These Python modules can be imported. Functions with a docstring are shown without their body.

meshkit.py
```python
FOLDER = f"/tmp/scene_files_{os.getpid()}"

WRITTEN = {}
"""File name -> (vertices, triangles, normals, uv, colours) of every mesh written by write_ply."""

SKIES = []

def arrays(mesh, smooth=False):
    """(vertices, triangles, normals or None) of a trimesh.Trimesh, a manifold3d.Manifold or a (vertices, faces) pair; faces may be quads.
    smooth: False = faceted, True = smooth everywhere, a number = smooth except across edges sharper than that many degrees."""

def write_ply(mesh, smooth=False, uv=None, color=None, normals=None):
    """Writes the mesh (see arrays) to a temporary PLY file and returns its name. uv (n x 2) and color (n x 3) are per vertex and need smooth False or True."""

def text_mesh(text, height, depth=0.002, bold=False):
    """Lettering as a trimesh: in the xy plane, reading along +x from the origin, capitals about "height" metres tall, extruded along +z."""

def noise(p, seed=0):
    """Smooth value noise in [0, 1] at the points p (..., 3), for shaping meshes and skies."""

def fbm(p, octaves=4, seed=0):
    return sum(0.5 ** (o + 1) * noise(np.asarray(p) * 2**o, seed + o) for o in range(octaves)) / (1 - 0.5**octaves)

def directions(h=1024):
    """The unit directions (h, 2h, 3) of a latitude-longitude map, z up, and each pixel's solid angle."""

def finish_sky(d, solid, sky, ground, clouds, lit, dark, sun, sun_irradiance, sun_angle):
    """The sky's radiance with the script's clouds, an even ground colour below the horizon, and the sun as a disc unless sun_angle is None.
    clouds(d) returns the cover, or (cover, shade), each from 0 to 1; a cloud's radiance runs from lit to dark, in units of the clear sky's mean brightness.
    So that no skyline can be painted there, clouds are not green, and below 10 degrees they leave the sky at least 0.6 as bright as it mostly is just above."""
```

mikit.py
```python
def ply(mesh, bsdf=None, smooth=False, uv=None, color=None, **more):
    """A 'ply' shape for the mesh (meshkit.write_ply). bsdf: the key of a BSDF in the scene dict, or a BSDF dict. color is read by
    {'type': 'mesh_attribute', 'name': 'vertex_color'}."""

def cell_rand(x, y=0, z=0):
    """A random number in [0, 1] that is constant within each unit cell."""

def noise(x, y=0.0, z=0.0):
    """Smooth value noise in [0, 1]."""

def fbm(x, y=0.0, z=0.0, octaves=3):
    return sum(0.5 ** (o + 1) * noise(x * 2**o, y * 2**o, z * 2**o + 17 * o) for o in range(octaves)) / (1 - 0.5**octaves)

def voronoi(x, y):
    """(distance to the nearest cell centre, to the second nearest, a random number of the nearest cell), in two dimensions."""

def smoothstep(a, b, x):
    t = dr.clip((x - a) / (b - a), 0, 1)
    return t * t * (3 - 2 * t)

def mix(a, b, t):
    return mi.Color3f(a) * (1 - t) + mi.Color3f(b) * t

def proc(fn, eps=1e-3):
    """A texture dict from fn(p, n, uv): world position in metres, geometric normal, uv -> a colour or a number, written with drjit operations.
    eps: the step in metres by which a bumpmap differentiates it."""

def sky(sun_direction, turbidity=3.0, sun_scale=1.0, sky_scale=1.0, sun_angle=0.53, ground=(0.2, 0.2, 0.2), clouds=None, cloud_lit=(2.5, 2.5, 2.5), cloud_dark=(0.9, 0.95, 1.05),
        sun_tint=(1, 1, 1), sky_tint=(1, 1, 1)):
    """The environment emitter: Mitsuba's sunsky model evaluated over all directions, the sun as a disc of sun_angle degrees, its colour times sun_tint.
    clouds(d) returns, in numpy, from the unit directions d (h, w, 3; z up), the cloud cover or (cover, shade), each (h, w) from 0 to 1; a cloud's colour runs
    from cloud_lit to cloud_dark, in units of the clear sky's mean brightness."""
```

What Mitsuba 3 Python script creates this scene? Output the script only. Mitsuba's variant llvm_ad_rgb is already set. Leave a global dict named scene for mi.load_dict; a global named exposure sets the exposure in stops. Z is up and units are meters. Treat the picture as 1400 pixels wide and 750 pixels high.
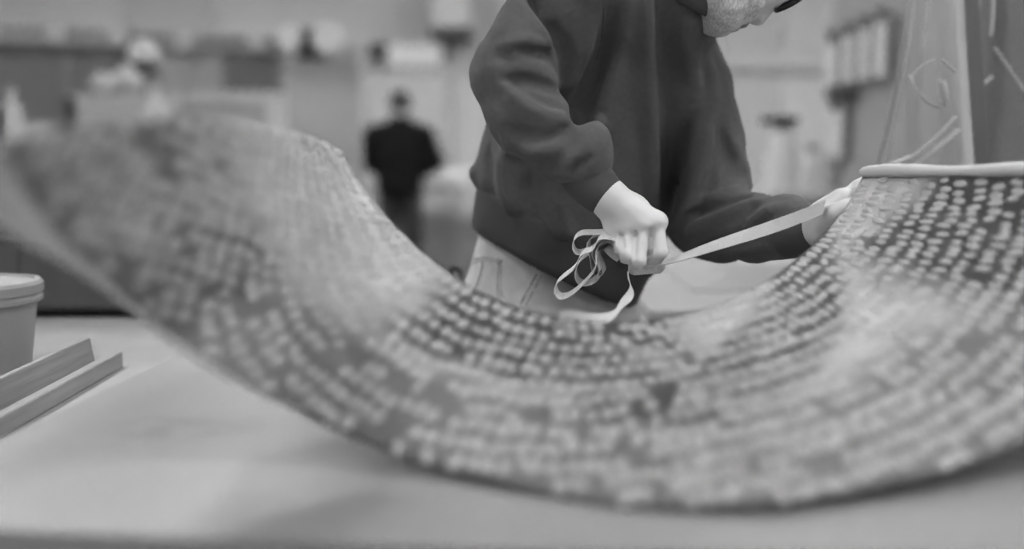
import math, random
import numpy as np, trimesh, manifold3d
import drjit as dr, mitsuba as mi
import mikit, meshkit
from mikit import proc, noise, fbm, smoothstep
from scipy.interpolate import CubicSpline
from scipy.ndimage import map_coordinates, gaussian_filter
from scipy.sparse import coo_matrix

T = mi.ScalarTransform4f
rng = np.random.default_rng(7)
random.seed(7)

# ------------------------------------------------------------------ camera, light, exposure
EYE = np.array([0.0, 0.0, 1.12])
FPX = 1361.0                                   # focal length in pixels of the 1400-wide frame
PITCH = math.atan(160 / FPX)
FWD = np.array([0, math.cos(PITCH), -math.sin(PITCH)])
UPV = np.array([0, math.sin(PITCH), math.cos(PITCH)])
exposure = -1.0
scene = {
    'camera': {'type': 'thinlens', 'fov': math.degrees(2 * math.atan(700 / FPX)), 'fov_axis': 'x',
               'aperture_radius': 0.0143, 'focus_distance': 1.31, 'near_clip': 0.05, 'far_clip': 100.0,
               'to_world': T().look_at(origin=EYE.tolist(), target=(EYE + FWD).tolist(), up=[0, 0, 1])},
}
labels = {}
LAMP = 1.75                                   # radiance of the ceiling tubes


def at(px, py, d):
    """the point at world distance d in front of the lens that this place in the frame looks at"""
    v = FWD + UPV * (375 - py) / FPX + np.array([1, 0, 0]) * (px - 700) / FPX
    return EYE + v * (d / v[1])


def pts(*rows):
    return np.array([at(*r) for r in rows])


# ------------------------------------------------------------------ materials
def grey(v):
    return {'type': 'rgb', 'value': [v, v, v]}


def mat(key, v, rough=0.8, spec=0.4, **more):
    base = v if isinstance(v, dict) else grey(v)
    scene[key] = {'type': 'twosided', 'b': {'type': 'principled', 'base_color': base, 'roughness': rough, 'specular': spec, **more}}


def col(v):
    return mi.Color3f(v, v, v)


def speck(a, b, s, o=3):
    return proc(lambda p, n, uv: col(dr.lerp(mi.Float(a), mi.Float(b), fbm(p.x * s, p.y * s, p.z * s, octaves=o))))


mat('m_table', proc(lambda p, n, uv: col(0.24 + 0.04 * fbm(p.x * 5, p.y * 5, 1.0, octaves=2)
    - 0.10 * smoothstep(0.075, 0.0, dr.sqrt(dr.square((p.x + 0.30) / 1.6) + dr.square(p.y - 0.91))) * fbm(p.x * 40, p.y * 60, 3.0))), 0.42, 0.4)
mat('m_table_edge', 0.30, 0.6)
mat('m_metal', 0.30, 0.45, metallic=0.6)
mat('m_floor', speck(0.24, 0.34, 2.5), 0.6)
mat('m_wall', proc(lambda p, n, uv: col(0.50 + 0.06 * fbm(p.x * 0.9, p.y * 0.9, p.z * 0.5))), 0.9)
mat('m_wall_side', 0.36, 0.9)
mat('m_ceiling', 0.35, 0.9)
mat('m_wall_dim', 0.32, 0.9)
mat('m_pale', 0.50, 0.7)
mat('m_white', 0.66, 0.55)
mat('m_mid', 0.34, 0.7)
mat('m_midlight', 0.44, 0.7)
mat('m_greydark', 0.20, 0.7)
mat('m_dark', 0.05, 0.6)
mat('m_black', 0.018, 0.6)
mat('m_case', speck(0.06, 0.09, 9), 0.55)
mat('m_bench', speck(0.30, 0.38, 14), 0.6)
mat('m_plank', proc(lambda p, n, uv: col(0.22 + 0.14 * fbm(p.x * 90, p.y * 7, p.z * 130) + 0.05 * noise(p.x * 300, p.y * 15, p.z * 400))), 0.75)
mat('m_plank_pale', proc(lambda p, n, uv: col(0.26 + 0.12 * fbm(p.x * 90, p.y * 7, p.z * 130))), 0.75)
mat('m_sheet', 0.31, 0.7)
mat('m_post', 0.10, 0.7)
mat('m_tub', 0.30, 0.45)
mat('m_lid', 0.30, 0.45)
mat('m_partition', speck(0.12, 0.17, 1.3), 0.7)
mat('m_flange_near', 0.60, 0.5)
# clothing and skin
weave = proc(lambda p, n, uv: 0.0006 * noise(p.x * 700, p.y * 700, p.z * 700) + 0.0012 * fbm(p.x * 90, p.y * 90, p.z * 90), eps=4e-4)


def cloth(key, base, sheen, bump=weave):
    scene[key] = {'type': 'twosided', 'b': {'type': 'bumpmap', 'arbitrary': bump, 'scale': 1.0,
                  'bsdf': {'type': 'principled', 'base_color': base if isinstance(base, dict) else grey(base), 'roughness': 0.95, 'specular': 0.15, 'sheen': sheen}}}


cloth('m_sweat', speck(0.096, 0.122, 160), 0.1)
cloth('m_rib', 0.082, 0.1)
cloth('m_jeans', speck(0.48, 0.66, 55, 4), 0.2)
cloth('m_jacket', 0.007, 0.0)
cloth('m_trousers', 0.035, 0.05)
mat('m_seam', 0.36, 0.9)
mat('m_seam_dark', 0.04, 0.9)
mat('m_skin', speck(0.63, 0.71, 60), 0.55, 0.4)
mat('m_lip', 0.30, 0.5)
mat('m_beard', proc(lambda p, n, uv: col(0.46 + 0.22 * smoothstep(0.2, 0.8, fbm(p.x * 500, p.y * 500, p.z * 200)))), 0.9)
mat('m_hair', speck(0.10, 0.25, 260, 2), 0.9)
mat('m_nail', 0.60, 0.3)
mat('m_tape', speck(0.48, 0.55, 500, 2), 0.8)
mat('m_gloss_black', 0.012, 0.15)
# composite shell: dark resin under a clear gloss coat, pale woven knots


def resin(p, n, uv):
    """dark resin colour with the pale and dark reflection bands painted into it"""
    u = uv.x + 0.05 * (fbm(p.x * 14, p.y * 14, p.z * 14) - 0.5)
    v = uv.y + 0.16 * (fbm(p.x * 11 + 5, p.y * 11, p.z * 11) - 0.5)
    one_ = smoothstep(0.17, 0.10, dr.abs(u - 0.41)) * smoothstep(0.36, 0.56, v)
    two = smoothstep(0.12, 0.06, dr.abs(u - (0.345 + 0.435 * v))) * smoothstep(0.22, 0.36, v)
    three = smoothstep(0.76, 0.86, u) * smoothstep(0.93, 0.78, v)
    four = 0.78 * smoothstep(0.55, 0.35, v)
    refl_dark = dr.maximum(dr.maximum(one_, two), dr.maximum(three, four))  # how far the painted reflection darkens the colour
    return col(dr.lerp(0.42, 0.05, refl_dark) * (0.8 + 0.4 * fbm(p.x * 60, p.y * 60, p.z * 60)))


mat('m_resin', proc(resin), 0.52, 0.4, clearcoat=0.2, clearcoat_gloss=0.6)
mat('m_knot', speck(0.31, 0.43, 40), 0.48, 0.45)
mat('m_flange', speck(0.52, 0.60, 30), 0.5, 0.5)
mat('m_mesh_cloth', proc(lambda p, n, uv: col(0.10 + 0.13 * smoothstep(0.4, 0.7, 0.5 + 0.5 * dr.sin(p.x * 900 + p.z * 300) * dr.sin(p.z * 900 - p.x * 300)))), 0.8)
scene['m_fold_glint'] = {'type': 'blendbsdf', 'weight': 0.62, 'a': {'type': 'thindielectric', 'int_ior': 1.5},  # pale diffuse share imitates glints on the film
                   'b': {'type': 'twosided', 'b': {'type': 'roughplastic', 'diffuse_reflectance': grey(0.66), 'alpha': 0.12}}}
scene['m_film'] = {'type': 'blendbsdf', 'weight': 0.22, 'a': {'type': 'thindielectric', 'int_ior': 1.5},
                   'b': {'type': 'twosided', 'b': {'type': 'roughplastic', 'diffuse_reflectance': grey(0.55), 'alpha': 0.12}}}


# ------------------------------------------------------------------ scene keeping
taken = {}


def key_of(name):
    n = taken.get(name, 0)
    taken[name] = n + 1
    return name if n == 0 else f'{name}_{n:03d}'


def thing(name, label=None, cat=None, group=None, kind=None):
    k = key_of(name)
    e = {}
    if label: e['label'] = label
    if cat: e['category'] = cat
    if group: e['group'] = group
    if kind: e['kind'] = kind
    if e: labels[k] = e
    return k


def put(key, mesh, m, smooth=False, **more):
    scene[key] = mikit.ply(mesh, m, smooth=smooth, **more)
    return key


def part(parent, name, mesh, m, smooth=False, label=None, kind=None):
    k = key_of(parent + '__' + name)
    put(k, mesh, m, smooth)
    e = {}
    if label: e['label'] = label
    if kind: e['kind'] = kind
    if e: labels[k] = e
    return k


def one(name, mesh, m, label, cat, group=None, smooth=False):
    return put(thing(name, label, cat, group), mesh, m, smooth)


def structure(name, mesh, m, smooth=False):
    labels[name] = {'kind': 'structure'}
    return put(name, mesh, m, smooth)


# ------------------------------------------------------------------ mesh helpers
def box(x0, x1, y0, y1, z0, z1, r=0.0):
    if r <= 0:
        b = trimesh.creation.box((x1 - x0, y1 - y0, z1 - z0))
        b.apply_translation(((x0 + x1) / 2, (y0 + y1) / 2, (z0 + z1) / 2))
        return b
    c = [[x, y, z] for x in (x0, x1) for y in (y0, y1) for z in (z0, z1)]
    mid = np.array([(x0 + x1) / 2, (y0 + y1) / 2, (z0 + z1) / 2])
    p = []
    for q in np.array(c):
        s = np.sign(q - mid)
        for k in range(3):
            o = -s * r
            o[k] = 0
            p.append(q + o)
        p.append(q - s * r * 0.42)
    return trimesh.Trimesh(np.array(p)).convex_hull


def obox(c, ax, ay, az, r=0.0):
    """box with centre c and half-edge vectors"""
    b = box(-1, 1, -1, 1, -1, 1) if r <= 0 else None
    if b is None:
        la, lb, lc = (np.linalg.norm(v) for v in (ax, ay, az))
        b = box(-la, la, -lb, lb, -lc, lc, r)
        v = np.array(b.vertices) / [la, lb, lc]
    else:
        v = np.array(b.vertices)
    w = np.array(c) + v[:, :1] * ax + v[:, 1:2] * ay + v[:, 2:] * az
    m = trimesh.Trimesh(w, b.faces, process=False)
    if m.volume < 0: m.invert()
    return m


def catmull(P, n):
    P = np.asarray(P, float)
    t = np.concatenate([[0], np.cumsum(np.linalg.norm(np.diff(P[:, :3], axis=0), axis=1) + 1e-6)])
    return CubicSpline(t, P, axis=0)(np.linspace(0, t[-1], n))


def tube(P, r, k=10, flat=None):
    """round (or elliptic: flat = (side, up) half sizes) sweep along the points P"""
    P = np.asarray(P, float)
    n = len(P)
    r = np.broadcast_to(r, n)
    t = np.gradient(P, axis=0)
    t /= np.linalg.norm(t, axis=1, keepdims=True)
    ref = np.array([0, 0, 1.0]) if abs(t[:, 2]).mean() < 0.8 else np.array([1.0, 0, 0])
    s = np.cross(t, ref); s /= np.linalg.norm(s, axis=1, keepdims=True)
    u = np.cross(s, t)
    a = np.arange(k) * 2 * np.pi / k
    fs, fu = flat or (1, 1)
    V = (P[:, None] + (s[:, None] * np.cos(a)[None, :, None] * fs + u[:, None] * np.sin(a)[None, :, None] * fu) * r[:, None, None]).reshape(-1, 3)
    F = []
    for i in range(n - 1):
        for j in range(k):
            q, w = i * k + j, i * k + (j + 1) % k
            F += [[q, w, w + k], [q, w + k, q + k]]
    V = np.vstack([V, P[:1], P[-1:]])
    for j in range(k):
        F += [[(j + 1) % k, j, n * k], [(n - 1) * k + j, (n - 1) * k + (j + 1) % k, n * k + 1]]
    m = trimesh.Trimesh(V, F, process=False)
    if m.volume < 0: m.invert()
    return m


def ribbon(P, W, th=0.0009):
    """flat strap along the points P; W: half-width vectors"""
    P, W = np.asarray(P, float), np.asarray(W, float)
    t = np.gradient(P, axis=0)
    n = np.cross(t, W)
    n /= np.maximum(np.linalg.norm(n, axis=1, keepdims=True), 1e-9)
    n *= th / 2
    V = np.stack([P - W - n, P + W - n, P + W + n, P - W + n], 1).reshape(-1, 3)
    F = []
    for i in range(len(P) - 1):
        for j in range(4):
            q, w = i * 4 + j, i * 4 + (j + 1) % 4
            F += [[q, w, w + 4], [q, w + 4, q + 4]]
    e = (len(P) - 1) * 4
    F += [[0, 2, 1], [0, 3, 2], [e, e + 1, e + 2], [e, e + 2, e + 3]]
    m = trimesh.Trimesh(V, F, process=False)
    if m.volume < 0: m.invert()
    return m


def lathe(prof, c, k=40, size=1.0):
    m = trimesh.creation.revolve(np.array(prof, float) * size, sections=k)
    m.apply_translation(c)
    if m.volume < 0: m.invert()
    return m


def sheet(G):
    """grid of points (n, m, 3) as one open surface"""
    n, m = G.shape[:2]
    i = np.arange(n * m).reshape(n, m)
    a, b, c, d = i[:-1, :-1].ravel(), i[1:, :-1].ravel(), i[1:, 1:].ravel(), i[:-1, 1:].ravel()
    return trimesh.Trimesh(G.reshape(-1, 3), np.vstack([np.stack([a, b, c], 1), np.stack([a, c, d], 1)]), process=False)


def slab(A, B):
    """closed solid between two grids of equal size"""
    n, m = A.shape[:2]
    i = np.arange(n * m).reshape(n, m)
    o = n * m
    a, b, c, d = i[:-1, :-1].ravel(), i[1:, :-1].ravel(), i[1:, 1:].ravel(), i[:-1, 1:].ravel()
    F = [np.stack([a, b, c], 1), np.stack([a, c, d], 1), np.stack([a, c, b], 1) + o, np.stack([a, d, c], 1) + o]
    ring = np.concatenate([i[:, 0], i[-1, 1:], i[-2::-1, -1], i[0, -2:0:-1]])
    nx = np.roll(ring, -1)
    F += [np.stack([ring, ring + o, nx + o], 1), np.stack([ring, nx + o, nx], 1)]
    me = trimesh.Trimesh(np.vstack([A.reshape(-1, 3), B.reshape(-1, 3)]), np.vstack(F), process=False)
    if me.volume < 0: me.invert()
    return me


class Field:
    """a soft distance field on a grid, for bodies and cloth: add shapes, draw folds on it, take its surface"""

    def __init__(self, lo, hi, h):
        self.lo, self.h = np.array(lo, float), h
        self.n = np.ceil((np.array(hi) - self.lo) / h).astype(int) + 1
        self.v = np.full(self.n, 0.06, np.float32)
        self.ax = [(self.lo[k] + np.arange(self.n[k]) * h).astype(np.float32) for k in range(3)]

    def sub(self, lo, hi):
        a = np.clip(np.floor((np.array(lo) - self.lo) / self.h).astype(int), 0, self.n)
        b = np.clip(np.ceil((np.array(hi) - self.lo) / self.h).astype(int) + 1, 0, self.n)
        s = tuple(slice(x, y) for x, y in zip(a, b))
        P = np.stack(np.meshgrid(*[self.ax[k][s[k]] for k in range(3)], indexing='ij'), -1)
        return s, P

    def join(self, s, d, k):
        a = self.v[s]
        if a.size == 0: return
        h = np.maximum(k - np.abs(a - d), 0) / k
        self.v[s] = np.minimum(a, d) - h * h * k * 0.25

    def cap(self, a, b, ra, rb, k=0.02):
        a, b = np.asarray(a, np.float32), np.asarray(b, np.float32)
        m = max(ra, rb) + k + 3 * self.h
        s, P = self.sub(np.minimum(a, b) - m, np.maximum(a, b) + m)
        ab = b - a
        t = np.clip(((P - a) @ ab) / max(ab @ ab, 1e-9), 0, 1)
        self.join(s, np.linalg.norm(P - a - t[..., None] * ab, axis=-1) - (ra + (rb - ra) * t), k)

    def chain(self, J, R, k=0.02):
        for i in range(len(J) - 1): self.cap(J[i], J[i + 1], R[i], R[i + 1], k)

    def ell(self, c, R, axes=np.eye(3), k=0.02):
        c, axes, R = np.asarray(c), np.asarray(axes), np.asarray(R, float)
        m = R.max() + k + 3 * self.h
        s, P = self.sub(c - m, c + m)
        q = (P - c) @ axes.T
        k0, k1 = np.linalg.norm(q / R, axis=-1), np.linalg.norm(q / R**2, axis=-1)
        self.join(s, k0 * (k0 - 1) / np.maximum(k1, 1e-6), k)

    def carve(self, c, R, axes=np.eye(3), k=0.01):
        c, axes, R = np.asarray(c), np.asarray(axes), np.asarray(R, float)
        m = R.max() + k + 3 * self.h
        s, P = self.sub(c - m, c + m)
        q = (P - c) @ axes.T
        k0, k1 = np.linalg.norm(q / R, axis=-1), np.linalg.norm(q / R**2, axis=-1)
        d = -k0 * (k0 - 1) / np.maximum(k1, 1e-6)
        a = self.v[s]
        h = np.maximum(k - np.abs(a - d), 0) / k
        self.v[s] = np.maximum(a, d) + h * h * k * 0.25

    def cut(self, c, n, k=0.004):
        """removes what lies on the side of n"""
        c, n = np.asarray(c), np.asarray(n, float) / np.linalg.norm(n)
        s, P = self.sub(self.lo, self.lo + self.n * self.h)
        d = ((P - c) @ n).astype(np.float32)
        a = self.v[s]
        h = np.maximum(k - np.abs(a - d), 0) / k
        self.v[s] = np.maximum(a, d) + h * h * k * 0.25

    def fold(self, C, w, amp):
        """a ridge (amp > 0) or crease (amp < 0) of width w along the curve C"""
        C = np.asarray(C, np.float32)
        s, P = self.sub(C.min(0) - 2.5 * w, C.max(0) + 2.5 * w)
        if P.size == 0: return
        best = np.full(P.shape[:3], 9.0, np.float32)
        tt = np.zeros_like(best)
        n = len(C) - 1
        for i in range(n):
            ab = C[i + 1] - C[i]
            t = np.clip(((P - C[i]) @ ab) / max(ab @ ab, 1e-9), 0, 1)
            d = np.linalg.norm(P - C[i] - t[..., None] * ab, axis=-1)
            tt = np.where(d < best, (i + t) / n, tt)
            best = np.minimum(best, d)
        self.v[s] -= amp * np.exp(-(best / w)**2) * np.clip(4 * np.minimum(tt + 0.08, 1.08 - tt), 0, 1)

    def hit(self, px, py, d0=0.8, d1=2.2, back=0.0):
        """where the line of sight through this place in the frame first meets the surface"""
        d = np.arange(d0, d1, 0.002)
        P = np.array([at(px, py, x) for x in (d0, d1)])
        P = P[0] + (P[1] - P[0]) * ((d - d0) / (d1 - d0))[:, None]
        val = map_coordinates(self.v, ((P - self.lo) / self.h).T, order=1, mode='constant', cval=1.0)
        i = np.nonzero(val < 0)[0]
        return P[i[0]] if len(i) else None

    def trace(self, rows, w, amp, n=14):
        """a fold drawn through places in the frame, laid on the surface"""
        rows = catmull(np.array(rows, float), n)
        C = [h for h in (self.hit(*r) for r in rows) if h is not None]
        if len(C) > 2: self.fold(C, w, amp)

    def on(self, rows, n=24, lift=0.0):
        C = [h for h in (self.hit(*r) for r in catmull(np.array(rows, float), n)) if h is not None]
        C = np.array(C)
        return C + (EYE - C) / np.linalg.norm(EYE - C, axis=1, keepdims=True) * lift

    def rough(self, f):
        s, P = self.sub(self.lo, self.lo + self.n * self.h)
        near = np.abs(self.v) < 0.03
        self.v[near] -= f(P[near]).astype(np.float32)

    def mesh(self, smooth=2, blur=0.6):
        v = gaussian_filter(self.v, blur) if blur else self.v.copy()
        for k in range(3):                           # closed at the border
            e = [slice(None)] * 3
            for q in (0, -1):
                e[k] = q
                v[tuple(e)] = np.maximum(v[tuple(e)], 0.001)
        ins = v < 0
        n = self.n - 1
        cnt = np.zeros(n, np.int8)
        cs = [(a, b, c) for a in (0, 1) for b in (0, 1) for c in (0, 1)]
        sl = lambda o: tuple(slice(o[k], o[k] + n[k]) for k in range(3))
        for o in cs: cnt += ins[sl(o)]
        I = np.argwhere((cnt > 0) & (cnt < 8))
        idx = np.full(n, -1, np.int64)
        idx[tuple(I.T)] = np.arange(len(I))
        cv = np.stack([v[tuple((I + o).T)] for o in cs], 1)
        acc, num = np.zeros((len(I), 3)), np.zeros(len(I))
        for i, a in enumerate(cs):
            for j, b in enumerate(cs):
                if j > i and sum(abs(x - y) for x, y in zip(a, b)) == 1:
                    x = (cv[:, i] < 0) != (cv[:, j] < 0)
                    t = cv[x, i] / (cv[x, i] - cv[x, j])
                    acc[x] += np.array(a) + t[:, None] * (np.array(b) - np.array(a))
                    num[x] += 1
        V = self.lo + (I + acc / num[:, None]) * self.h
        F = []
        for k in range(3):
            o = [0, 0, 0]; o[k] = 1
            A = tuple(slice(0, self.n[q] - o[q]) for q in range(3))
            B = tuple(slice(o[q], None) for q in range(3))
            E = np.argwhere(ins[A] != ins[B])
            u, w = [(1, 2), (2, 0), (0, 1)][k]
            E = E[(E[:, u] > 0) & (E[:, w] > 0) & (E[:, u] < n[u]) & (E[:, w] < n[w])]
            du, dw = np.eye(3, dtype=int)[u], np.eye(3, dtype=int)[w]
            q = [idx[tuple((E - x).T)] for x in (du + dw, dw, 0 * du, du)]
            Q = np.stack(q, 1)
            fl = ins[tuple(E.T)]
            Q[~fl] = Q[~fl][:, ::-1]
            F.append(Q)
        F = np.vstack(F)
        m = trimesh.Trimesh(V, np.vstack([F[:, [0, 1, 2]], F[:, [0, 2, 3]]]), process=False)
        m.remove_unreferenced_vertices()
        if m.volume < 0: m.invert()
        if smooth:
            e = m.edges_unique
            x = np.array(m.vertices)
            deg = np.bincount(e.ravel(), minlength=len(x)).astype(float)[:, None]
            W = coo_matrix((np.ones(2 * len(e)), (np.r_[e[:, 0], e[:, 1]], np.r_[e[:, 1], e[:, 0]])), (len(x), len(x))).tocsr()
            for _ in range(smooth):
                for f in (.5, -.52): x = x + f * (W @ x / np.maximum(deg, 1) - x)
            m.vertices = x
        return m


def union(meshes):
    try:
        ms = [manifold3d.Manifold(manifold3d.Mesh(np.asarray(m.vertices, np.float32), np.asarray(m.faces, np.uint32))) for m in meshes]
        r = ms[0]
        for m in ms[1:]: r = r + m
        q = r.to_mesh()
        if len(q.tri_verts) > 100:
            return trimesh.Trimesh(q.vert_properties[:, :3], q.tri_verts, process=False)
    except Exception:
        pass
    return trimesh.util.concatenate(meshes)


# ------------------------------------------------------------------ the room
X0, X1, Y0, Y1, ZC = -6.0, 4.6, -4.5, 9.5, 4.0
structure('floor', box(X0 - .1, X1 + .1, Y0 - .1, Y1 + .1, -.1, 0), 'm_floor')
structure('ceiling', box(X0 - .1, X1 + .1, Y0 - .1, Y1 + .1, ZC, ZC + .1), 'm_ceiling')
structure('wall_back', box(X0, X1, Y1, Y1 + .1, 0, ZC), 'm_wall')
structure('wall_left', box(X0 - .1, X0, Y0, Y1, 0, ZC), 'm_wall_dim')
structure('wall_right', box(X1, X1 + .1, Y0, Y1, 0, ZC), 'm_wall_dim')
structure('wall_front', box(X0, X1, Y0 - .1, Y0, 0, ZC), 'm_wall_dim')
# wall cladding sheets that show as soft upright bands
bx = [-4.9, -3.6, -2.75, -2.05, -0.62, -0.22, 0.9, 1.7, 2.5, 3.3]
for i in range(len(bx) - 1):
    if i == 3: continue
    k = key_of('wall_back__cladding_sheet')
    put(k, box(bx[i] + .02, bx[i + 1] - .02, Y1 - .03, Y1, 0.02, ZC - .02), ['m_wall', 'm_pale', 'm_midlight'][(i * 2) % 3 if i != 4 else 0])

# ceiling lamps: long tube fixtures
for ix, x in enumerate((-4.2, -1.6, 1.2, 3.4)):
    for iy, y in enumerate((-2.6, 0.4, 3.4, 6.6)):
        k = thing('ceiling_lamp', 'long tube lamp fixture hanging under the workshop ceiling', 'ceiling lamp', 'ceiling tube lamps above the frame')
        part(k, 'housing', box(x - .18, x + .18, y - .8, y + .8, ZC - .62, ZC - .55), 'm_pale')
        d = box(x - .15, x + .15, y - .76, y + .76, ZC - .64, ZC - .622)
        kk = key_of(k + '__diffuser')
        s = LAMP * {(-1.6, .4): 34, (-1.6, 3.4): 28, (-4.2, 3.4): 26, (-1.6, -2.6): 26, (1.2, .4): 26, (1.2, -2.6): 24, (3.4, .4): 40, (3.4, 3.4): 30, (3.4, -2.6): 30}.get((x, y), 46 if y > 6 else 10)
        scene[kk] = {**mikit.ply(d, 'm_white'), 'emitter': {'type': 'area', 'radiance': grey(s)}}
        part(k, 'hanger', box(x - .01, x + .01, y - .6, y - .58, ZC - .55, ZC), 'm_metal')
        part(k, 'hanger', box(x - .01, x + .01, y + .58, y + .6, ZC - .55, ZC), 'm_metal')

# ------------------------------------------------------------------ work table
ZT = 0.8703
k = thing('work_table', 'white topped work table in the foreground under the curved composite shell', 'table')
from shapely.geometry import Polygon
top = trimesh.creation.extrude_polygon(Polygon([(-.474, .66), (.0, .61), (1.50, .56), (1.50, 1.34), (-.416, 1.34)]), 0.004)
top.apply_translation((0, 0, ZT - .004))
part(k, 'white_top', top, 'm_table')
core = trimesh.creation.extrude_polygon(Polygon([(-.472, .662), (.0, .612), (1.499, .562), (1.499, 1.339), (-.415, 1.339)]), 0.0135)
core.apply_translation((0, 0, ZT - .0175))
part(k, 'shade_board', box(-.36, 1.42, .72, 1.28, .56, .58, .002), 'm_dark', label='dark board added for the shade under the table')  # added dark board, stands in for the shade below the table edge
part(k, 'board_core', core, 'm_table_edge', label='grey front edge of the table board')
for x, y in ((-.38, .74), (1.42, .66), (-.36, 1.26), (1.42, 1.26)):
    part(k, 'leg', box(x - .025, x + .025, y - .025, y + .025, 0, ZT - .0175, .004), 'm_metal')
part(k, 'rail', box(-.33, 1.40, 1.25, 1.27, ZT - .08, ZT - .0175), 'm_metal')

# ------------------------------------------------------------------ composite shell
near_px = [(-8, 200, .530), (20, 252, .570), (60, 305, .620), (110, 352, .670), (170, 405, .735), (240, 463, .790), (320, 515, .800), (400, 556, .793), (500, 600, .775),
           (600, 634, .750), (700, 661, .722), (800, 682, .697), (880, 690, .682), (960, 692, .675), (1050, 688, .675), (1150, 673, .690), (1250, 652, .712),
           (1330, 629, .735), (1400, 603, .757), (1520, 553, .775), (1660, 480, .785), (1790, 400, .785), (1900, 320, .78), (1980, 240, .77)]
far_px = [(466, 206, 1.16), (485, 238, 1.14), (510, 274, 1.10), (540, 309, 1.07), (575, 343, 1.04), (610, 371, 1.01), (650, 397, .985), (700, 419, .965), (760, 434, .95), (820, 442, .945),
          (870, 441, .95), (920, 434, .97), (970, 420, 1.0), (1020, 401, 1.045), (1060, 377, 1.085), (1100, 345, 1.13), (1130, 316, 1.17), (1155, 286, 1.21), (1170, 262, 1.24), (1179, 243, 1.26)]


def arc_spline(rows):
    P = pts(*rows)
    t = np.concatenate([[0], np.cumsum(np.linalg.norm(np.diff(P, axis=0), axis=1))])
    cs = CubicSpline(t / t[-1], P)
    u = np.linspace(0, 1, 800)
    s = np.concatenate([[0], np.cumsum(np.linalg.norm(np.diff(cs(u), axis=0), axis=1))])
    return lambda x: cs(np.interp(x, s / s[-1], u)), s[-1]


Nf, NL = arc_spline(near_px)
Ff, FL = arc_spline(far_px)


def S(u, v):
    u, v = np.broadcast_arrays(np.asarray(u, float), np.asarray(v, float))
    p = (1 - v)[..., None] * Nf(u) + v[..., None] * Ff(u)
    p = p.copy()
    p[..., 2] += 4 * v * (1 - v) * (0.024 * np.exp(-(u / 0.10)**2) + 0.004 * np.exp(-((u - .5) / .25)**2))
    return p


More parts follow.
